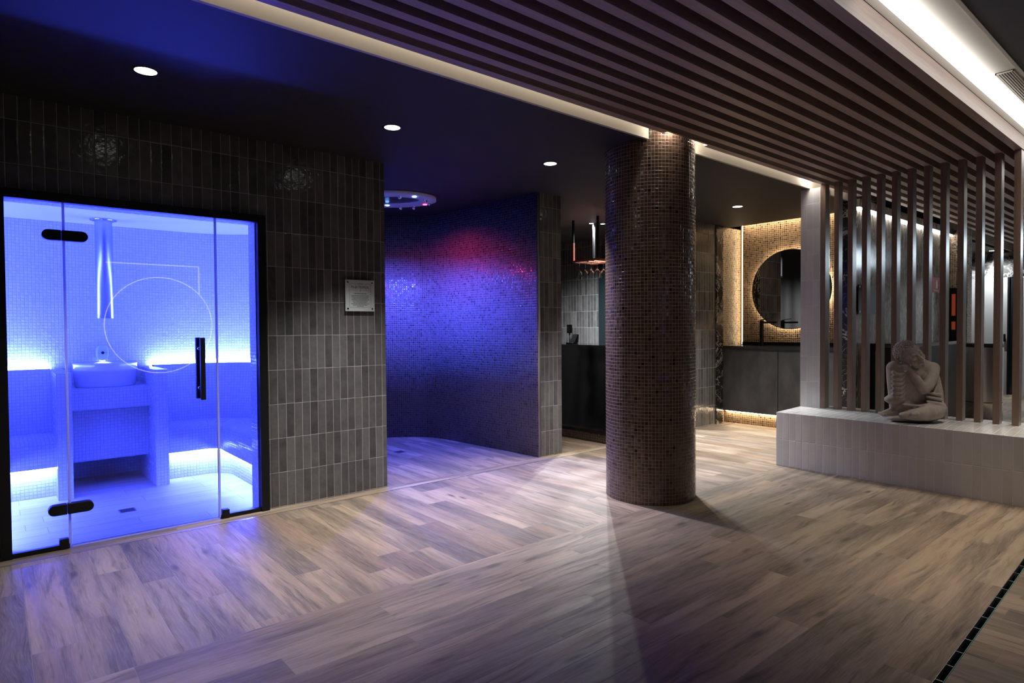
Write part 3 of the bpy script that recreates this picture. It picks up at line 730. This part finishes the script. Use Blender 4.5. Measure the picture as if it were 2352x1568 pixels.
MB().box(c_.x-.014, c_.x-.012, c_.y+.012, c_.y+.058, 1.25, 1.32).build('screen', plain('grey_screen', (.07, .075, .08), .3), kp)
MB().tube((c_.x, c_.y+.035, 1.11), (c_.x, c_.y+.035, 1.235), .007).build('stem', 'chrome', tm)
rk = thing('glass_rack', 'hanging square glass rack of copper and black tube over the bar', 'rack', (5.82, 5.26, 2.14))
C4 = [(5.63, 5.457), (6.01, 5.457), (6.01, 5.055), (5.64, 5.055)]
for (x, y) in C4: MB().box(x-.011, x+.011, y-.011, y+.011, 2.13, ZC).build('hanger', 'black', rk)
MB().box(5.617, 5.643, 5.444, 5.470, 2.115, 2.36).build('corner_sleeve', 'copper', rk)
for i in range(4):
    (xa, ya), (xb, yb) = C4[i], C4[(i+1) % 4]
    MB().box(min(xa, xb)-.011, max(xa, xb)+.011, min(ya, yb)-.011, max(ya, yb)+.011, 2.115, 2.137).build('rail', 'copper', rk)
for k in range(4):
    y = 5.12+k*.09; MB().box(5.64, 6.0, y-.003, y+.003, 2.108, 2.116).build('holder_rod', 'chrome', rk)
gl0 = None
names_g = ['stemmed glass hanging from the bar rack, nearest the tiled pier', 'second stemmed glass hanging from the bar rack counted from the pier', 'third stemmed glass hanging from the bar rack counted from the pier', 'fourth stemmed glass hanging from the bar rack counted from the pier', 'fifth stemmed glass hanging from the bar rack counted from the pier', 'stemmed glass hanging from the bar rack, nearest the column']
for k, (x, y) in enumerate(((5.68, 5.40), (5.69, 5.31), (5.70, 5.22), (5.71, 5.13), (5.80, 5.11), (5.89, 5.09))):
    if gl0 is None:
        gl0 = MB().lathe([(0, 0), (.036, -.002), (.004, -.008), (.0035, -.085), (.012, -.095), (.036, -.125), (.042, -.16), (.034, -.205)], 0, 0, 20).build('wine_glass', 'wineglass')
        o = gl0
    else:
        o = gl0.copy(); COL.objects.link(o)
    o.location = (x, y, 2.108); tag(o, names_g[k], 'glass', 'stemmed glasses hanging over the bar')
tag(MB().box(7.06, 7.09, 5.58, 6.32, 0, 2.3).build('glass_screen', 'darkglass', bevel=.003), 'tall dark glass panel beside the lit tiles behind the bar', 'panel')

# ------------------------------------------------------------------ vanity nook
vn = thing('vanity_unit', 'charcoal stone effect vanity unit under the round mirror', 'vanity', (7.75, 3.7, .17))
MB().box(7.57, 7.98, 2.90, 4.545, .17, 1.0).build('carcass', 'conc', vn)
for a, c in ((2.92, 3.768), (3.775, 4.54)): MB().box(7.55, 7.57, a, c, .172, .998).build('door', 'conc', vn, bevel=.002)
MB().box(7.53, 7.99, 2.90, 4.55, 1.0, 1.04).build('countertop', plain('polished_black_stone', (.03, .03, .032), .12), vn, bevel=.003)
MB().box(7.97, 7.995, 2.90, 4.49, 1.04, 1.085).build('upstand', 'black', vn)
tag(MB().box(7.64, 7.66, 2.90, 4.56, 0, .17).build('mosaic_kickboard', 'gmosaic', weld=False), 'bronze mosaic kickboard glowing under the vanity unit', 'kickboard')
tag(MB().box(7.60, 7.635, 2.92, 4.52, .155, .169).build('kick_strip', 'e_van'), 'warm strip light under the front of the vanity unit', 'strip light')
tag(MB().box(7.90, 7.96, 2.90, 4.50, 2.735, 2.75).build('ceiling_strip', 'e_van'), 'warm strip light in the ceiling slot above the vanity', 'strip light')
tag(MB().box(8.005, 8.05, 4.502, 4.515, 1.05, 2.70).build('corner_strip', 'e_corner'), 'warm upright strip light in the corner of the vanity nook', 'strip light')
rm = thing('round_mirror', 'large round mirror with a glowing halo above the vanity', 'mirror', (7.95, 3.812, 1.777))
mr = MB(); N = 72; R_ = .52
def cpt(x, r, k): return (x, 3.812+r*math.cos(2*PI*k/N), 1.777+r*math.sin(2*PI*k/N))
mr.face([cpt(7.945, R_-.006, k) for k in reversed(range(N))], [(0, 0)]*N)
mr.build('mirror_glass', 'mirror', rm)
mr = MB()
for k in range(N):
    mr.face([cpt(7.944, R_, k), cpt(7.944, R_, k+1), cpt(7.944, R_-.006, k+1), cpt(7.944, R_-.006, k)], [(0, 0)]*4)
    mr.face([cpt(7.944, R_, k+1), cpt(7.944, R_, k), cpt(7.965, R_, k), cpt(7.965, R_, k+1)], [(0, 0)]*4, True)
mr.face([cpt(7.965, R_, k) for k in range(N)], [(0, 0)]*N)
mr.build('rim', 'black', rm)
mr = MB()
for k in range(N):
    mr.face([cpt(7.968, R_-.03, k+1), cpt(7.968, R_-.03, k), cpt(7.992, R_-.03, k), cpt(7.992, R_-.03, k+1)], [(0, 0)]*4, True)
mr.build('halo_strip', 'e_halo', rm)
fc = thing('basin_tap', 'tall black mixer tap with a long level spout on the vanity', 'tap', (7.66, 4.045, 1.04))
MB().box(7.64, 7.68, 4.025, 4.065, 1.04, 1.375).build('column', 'black', fc, bevel=.004)
MB().box(7.648, 7.672, 3.84, 4.03, 1.335, 1.358).build('spout', 'black', fc, bevel=.003)
MB().prism([(3.93, 1.392), (4.05, 1.376), (4.05, 1.384), (3.93, 1.398)], 7.65, 7.67, 'x').build('lever', 'black', fc)

# the matching nook behind the camera (seen only as a reflection in the steam room glass)
om = thing('halo_mirror', 'round light ringed mirror seen as a faint circle reflected in the steam room glass', 'mirror', (1.95, -1.56, 1.29))
mr = MB(); N = 72; R2 = .715
def opt(y, r, k): return (OX+r*math.cos(2*PI*k/N), y, OZ+r*math.sin(2*PI*k/N))
OX, OZ = 1.985, 1.38
mr.face([opt(-1.535, R2, k) for k in reversed(range(N))], [(0, 0)]*N); mr.build('mirror_glass', 'mirror', om)
mr = MB()
for k in range(N):
    mr.face([opt(-1.535, R2+.012, k+1), opt(-1.535, R2+.012, k), opt(-1.535, R2, k), opt(-1.535, R2, k+1)], [(0, 0)]*4)
mr.build('halo_strip', emit('faint_halo_led', (1, .88, .72), 6), om)
MB().box(1.3, 2.54, -1.57, -1.55, 2.285, 2.30).build('top_strip', emit('faint_strip_led', (1, .88, .72), 4.5), om)
MB().box(2.525, 2.54, -1.57, -1.55, 1.55, 2.285).build('side_strip', emit('faint_strip_led', (1, .88, .72), 4.5), om)

# ------------------------------------------------------------------ things behind the slats
tag(MB().box(7.16, 10.48, 2.686, 2.716, 2.562, 2.574).build('marble_strip', 'e_marble'), 'bright strip light along the top of the marble wall', 'strip light')
bp = thing('glass_notice', 'dark glass notice board on chrome studs on the marble wall', 'notice board', (7.44, 2.70, 1.58))
MB().box(7.17, 7.40, 2.690, 2.698, 1.42, 1.74).build('dark_sheet', 'darkglass', bp)
MB().box(7.40, 7.72, 2.690, 2.698, 1.42, 1.74).build('blue_sheet', plain('blue_grey_sheet', (.10, .16, .19), .2), bp)
for x in (7.20, 7.66):
    for z in (1.45, 1.72): MB().tube((x, 2.685, z), (x, 2.72, z), .012, 14).build('stud', 'chrome', bp)
fs = thing('fire_sign', 'red fire extinguisher sign on the marble wall behind the slats', 'sign', (9.87, 2.715, 1.84))
MB().box(9.70, 10.04, 2.712, 2.719, 1.74, 1.945).build('panel', 'red', fs)
sg = MB(); sg.prism(rrect(9.88, 1.845, .030, .052, .026), 2.7105, 2.712, 'y'); sg.box(9.868, 9.892, 2.7105, 2.712, 1.896, 1.912); sg.tube((9.885, 2.711, 1.91), (9.94, 2.711, 1.885), .004, 6); sg.tube((9.94, 2.711, 1.885), (9.945, 2.711, 1.83), .004, 6)
sg.build('extinguisher_symbol', 'white', fs)
text('EXTINTOR', .034, 9.87, 2.7115, 1.752, 'white', fs, 'lettering', ext=.0006, sx=1.2)
bc = thing('black_cabinet', 'low black cabinet in front of the marble wall', 'cabinet', (8.1, 2.45, 0))
MB().box(7.45, 9.3, 2.30, 2.70, 0, 1.06).build('carcass', 'black', bc, bevel=.003)
MB().box(7.43, 9.32, 2.28, 2.71, 1.06, 1.10).build('top', 'blackgloss', bc, bevel=.003)
MB().box(7.443, 7.449, 2.59, 2.62, .05, 1.02).build('green_edge_reflection', plain('green_edge_reflection', (.02, .22, .12), .1), bc)  # green strip painting the reflection of a glass edge
bn = thing('waste_bin', 'tall stainless steel bin with a black lid behind the slats', 'bin', (10.2, 2.27, 0))
BX, BY, BR = 10.2, 2.27, .225
MB().lathe([(0, .03), (BR, .03), (BR, .265)], BX, BY, 40).lathe([(BR, .275), (BR, 1.0)], BX, BY, 40).build('body', 'steel', bn)
MB().lathe([(BR-.003, .262), (BR-.003, .278)], BX, BY, 40).build('groove', 'black', bn)
MB().lathe([(BR-.01, 0), (BR-.01, .032)], BX, BY, 40).build('foot_ring', 'black', bn)
MB().lathe([(BR+.004, 1.0), (BR+.004, 1.045), (BR-.02, 1.05), (0, 1.05)], BX, BY, 40).build('lid', 'black', bn)
ht = thing('heater_reflection_glass', 'black glass on the mosaic end with orange bars as a heater reflection', 'heater', (10.48, 2.62, 1.4))
MB().box(10.47, 10.498, 2.53, 2.715, 1.06, 1.82).build('glass_front', 'blackgloss', ht)
MB().box(10.466, 10.471, 2.645, 2.69, 1.43, 1.735).build('reflected_bar', 'e_heat_reflection', ht)  # glowing bars stand in for an orange heater's reflection in the glass
MB().box(10.466, 10.471, 2.645, 2.69, 1.23, 1.345).build('reflected_bar', 'e_heat_reflection', ht)
d2 = thing('door_2', None, None, (14.4, 2.73, 0), kind='structure')
MB().box(14.38, 14.44, 2.80, 2.83, 0, 2.17).box(14.38, 14.44, 2.62, 2.645, 0, 2.17).build('frame', 'black', d2)
MB().box(14.41, 14.43, 2.645, 2.80, 0, 2.17).build('leaf', 'darkglass', d2)
MB().box(14.36, 14.38, 2.85, 2.88, .98, 1.12).build('door_handle', 'black', d2)

# added unseen area lamp giving a cool bluish fill behind the slats
lamp('AREA', 'added_cool_fill', (13.0, -.6, 2.74), 95, (.72, .88, 1), None, rot=(0, math.radians(25), 0), shape='RECTANGLE', size=1.2, size_y=2.5)

# ------------------------------------------------------------------ the stone figure
KS = .000661
def blob(bm, c, r, s3=(1, 1, 1), rot=None, seg=20):
    bm.ball(c, r, seg, seg//2+2, s3, rot)
def limb(bm, pts, n=10):
    """chain of overlapping balls between (point, radius) pairs"""
    for (p, r), (q, r2) in zip(pts, pts[1:]):
        p, q = Vector(p), Vector(q); k = max(4, int((q-p).length/min(r, r2)*3.2))
        for i in range(k+1): blob(bm, p.lerp(q, i/k), r+(r2-r)*i/k, seg=14)
def S(cx, cy, d=0.0):
    """a: along the viewer's right, b: towards the viewer, z up; from proportions on the figure"""
    return Vector(((cx-820)*KS, d, (1325-cy)*KS+.16*d))
def figure():
    root = thing('stone_statue', 'grey stone figure seated asleep with head resting on its raised knee', 'statue', (5.855, 1.765, ZP))
    vr = Vector((.764, -.645, 0)); vf = Vector((-.645, -.764, 0))      # figure's side and front axes in the room
    basis = Matrix(((vr.x, vf.x, 0), (vr.y, vf.y, 0), (0, 0, 1)))
    def mesh_from(bm, name, mat, voxel, smooth, parent):
        o = bm.build(name, 'stone'); o.data.name = name
        md = o.modifiers.new('r', 'REMESH'); md.mode = 'VOXEL'; md.voxel_size = voxel
        if smooth: ms = o.modifiers.new('s', 'SMOOTH'); ms.factor = .5; ms.iterations = smooth
        bpy.context.view_layer.update()
        me2 = bpy.data.meshes.new_from_object(o.evaluated_get(bpy.context.evaluated_depsgraph_get()))
        COL.objects.unlink(o); bpy.data.objects.remove(o)
        me2.transform(basis.to_4x4()); me2.name = name
        for p in me2.polygons: p.use_smooth = True
        me2.materials.clear(); me2.materials.append(M['stone'])
        o = bpy.data.objects.new(name, me2); COL.objects.link(o); o.parent = parent
        return o
    bm = MB()
    # base slab under the body
    blob(bm, S(830, 1285, -.02), .1, (2.15, .95, .28))
    # seat, hips and folded leg
    blob(bm, S(1010, 1190, -.02), .1, (1.08, 1.05, .86)); blob(bm, S(900, 1210, .02), .1, (1.2, .95, .72))
    limb(bm, [(S(1060, 1170, .03), .085), (S(900, 1210, .10), .072), (S(760, 1235, .115), .055), (S(640, 1245, .115), .036), (S(560, 1250, .12), .026)])
    limb(bm, [(S(760, 1245, .13), .030), (S(690, 1235, .15), .026), (S(650, 1240, .155), .020)])      # foot of the folded leg
    # torso leaning over the knee
    limb(bm, [(S(1030, 1120, -.03), .118), (S(1035, 960, -.04), .112), (S(1010, 800, -.045), .108), (S(985, 690, -.045), .100)])
    limb(bm, [(S(1045, 655, -.03), .058), (S(960, 620, -.05), .066), (S(880, 640, -.045), .060)])
    limb(bm, [(S(930, 620, -.04), .050), (S(850, 560, -.02), .044), (S(800, 530, -.01), .044)])       # neck
    blob(bm, S(900, 760, -.02), .075, (1, .9, 1.2))
    # raised leg: thigh, knee, shin, foot
    limb(bm, [(S(930, 1090, -.02), .085), (S(760, 880, .01), .072), (S(600, 690, .03), .062), (S(545, 650, .03), .058)])
    limb(bm, [(S(545, 655, .03), .060), (S(540, 800, .04), .058), (S(545, 950, .045), .054), (S(545, 1090, .045), .046), (S(540, 1180, .04), .036)])
    limb(bm, [(S(560, 1195, .035), .038), (S(470, 1210, .05), .034), (S(390, 1225, .06), .024)])
    for i in range(4): blob(bm, S(362+i*7, 1214+i*8, .035+i*.016), .0135)
    # robe falling from the knee, filling between shin and lap
    for q in range(7):
        t_ = q/6
        limb(bm, [(S(610+60*t_, 740+330*t_, .03), .050), (S(720+90*t_, 900+190*t_, .02), .060)])
    blob(bm, S(545, 1045, .04), .072, (1.12, .95, .55)); blob(bm, S(660, 1130, .03), .08, (1.25, .9, .8))
    # cloth folds: raised ridges across the shin
    for cy_ in (745, 800, 855, 912, 968, 1020):
        P = [(S(485, cy_-30, .082), .0125), (S(505, cy_, .096), .0145), (S(545, cy_+10, .102), .0150), (S(590, cy_-8, .095), .0140), (S(625, cy_-40, .078), .009)]
        limb(bm, P)
    # folds round the waist and over the shoulder
    for dy, dd in ((0, .0), (55, .012), (110, .02)):
        limb(bm, [(S(1150, 985+dy*.9, .0), .010), (S(1080, 1000+dy, .072+dd), .012), (S(980, 985+dy, .095+dd), .012), (S(880, 960+dy*1.1, .092+dd), .010)])
    limb(bm, [(S(1005, 640, .030), .009), (S(1030, 760, .072), .010), (S(1030, 880, .085), .010), (S(990, 960, .092), .009)])
    limb(bm, [(S(600, 1120, .095), .010), (S(760, 1130, .12), .010), (S(920, 1115, .12), .010), (S(1080, 1120, .10), .010)])
    # near arm: shoulder, elbow, forearm to the knee
    limb(bm, [(S(1045, 660, .01), .054), (S(985, 780, .055), .050), (S(905, 880, .085), .046), (S(835, 930, .10), .042)])
    limb(bm, [(S(835, 930, .10), .042), (S(765, 830, .105), .038), (S(695, 725, .095), .031), (S(665, 680, .085), .027)])
    # palm and fingers of the near hand lying over the knee
    blob(bm, S(640, 650, .085), .034, (1.1, .62, .72))
    for i, (fx, fz, ln_) in enumerate(((592, 640, 1.0), (588, 658, 1.05), (592, 676, 1.0), (602, 692, .85))):
        limb(bm, [(S(640, 640+i*14, .098), .0115), (S(fx, fz, .100), .0105), (S(fx-40*ln_, fz+12, .085), .0095)])
    limb(bm, [(S(655, 640, .09), .013), (S(668, 610, .085), .011), (S(650, 590, .078), .010)])
    # other hand under the cheek
    blob(bm, S(610, 612, .04), .036, (1.3, .9, .55))
    for i in range(4): limb(bm, [(S(610, 612+i*4, .05+i*.004), .012), (S(545, 605+i*14, .062+i*.006), .0105), (S(500, 622+i*14, .055), .009)])
    limb(bm, [(S(960, 700, .0), .045), (S(800, 780, .02), .04), (S(700, 690, .03), .032), (S(640, 630, .035), .028)])
    # ---- head, tilted so the crown points up and away from the shoulder
    hc = S(722, 506, .060)
    ax = Vector((-.60, .02, .80)).normalized()         # chin to crown
    fa = Vector((.10, .98, -.02)); fa = (fa-ax*fa.dot(ax)).normalized(); sd = fa.cross(ax)
    HR = Matrix((sd, fa, ax)).transposed()
    def Hp(s_, f_, u_): return hc+HR @ Vector((s_, f_, u_))
    blob(bm, Hp(0, -.008, .028), .088, (.90, 1.0, 1.0), HR)
    blob(bm, Hp(0, .018, -.038), .070, (.92, .95, 1.08), HR)
    blob(bm, Hp(0, .040, -.096), .030, (1.05, .9, .85), HR)                     # chin
    for s_ in (-1, 1): blob(bm, Hp(s_*.036, .050, -.036), .030, (1, .8, 1.1), HR)
    limb(bm, [(Hp(0, .084, .018), .0085), (Hp(0, .096, -.012), .0105), (Hp(0, .104, -.034), .0130)])     # nose
    for s_ in (-1, 1):
        blob(bm, Hp(s_*.010, .094, -.036), .0085, rot=HR)
        limb(bm, [(Hp(s_*.012, .083, .020), .0070), (Hp(s_*.032, .080, .027), .0080), (Hp(s_*.054, .064, .016), .0065)])   # brows
        blob(bm, Hp(s_*.031, .074, .001), .0165, (1.25, .72, .60), HR)           # closed lids
        limb(bm, [(Hp(s_*.014, .079, -.006), .0035), (Hp(s_*.031, .084, -.009), .0038), (Hp(s_*.050, .068, -.005), .0032)])
        limb(bm, [(Hp(s_*.078, .0, .018), .015), (Hp(s_*.086, -.004, -.012), .013), (Hp(s_*.083, .0, -.045), .012), (Hp(s_*.080, .002, -.068), .014)])   # long ears
    limb(bm, [(Hp(-.024, .078, -.060), .0055), (Hp(0, .092, -.058), .0080), (Hp(.024, .078, -.060), .0055)])
    limb(bm, [(Hp(-.018, .076, -.071), .0060), (Hp(0, .087, -.071), .0085), (Hp(.018, .076, -.071), .0060)])
    body = mesh_from(bm, 'figure', 'stone', .0052, 2, root)
    # hair: cap, bun and rows of small curls
    bm = MB()
    blob(bm, Hp(0, -.022, .036), .0925, (.93, .96, 1.0), HR); blob(bm, Hp(0, -.035, .105), .034, (1, 1, .7), HR)
    rr = random.Random(5); g = 0
    for i in range(150):
        ph = math.acos(1-1.25*(i+.5)/150); th = i*2.399963
        d = Vector((math.sin(ph)*math.cos(th), math.sin(ph)*math.sin(th), math.cos(ph)))
        p = Vector((d.x*.086, d.y*.089-.022, d.z*.0925+.036))
        if p.y > .030 and p.z < .075: continue
        blob(bm, Hp(*p)+(Hp(*p)-Hp(0, -.022, .036)).normalized()*.004, .0088, seg=8)
    for i in range(50):
        ph = math.acos(1-1.2*(i+.5)/50); th = i*2.399963
        blob(bm, Hp(.034*math.sin(ph)*math.cos(th), -.035+.034*math.sin(ph)*math.sin(th), .105+.026*math.cos(ph)), .0085, seg=8)
    h = mesh_from(bm, 'curled_hair', 'stone', .0034, 0, root)
    return root
figure()
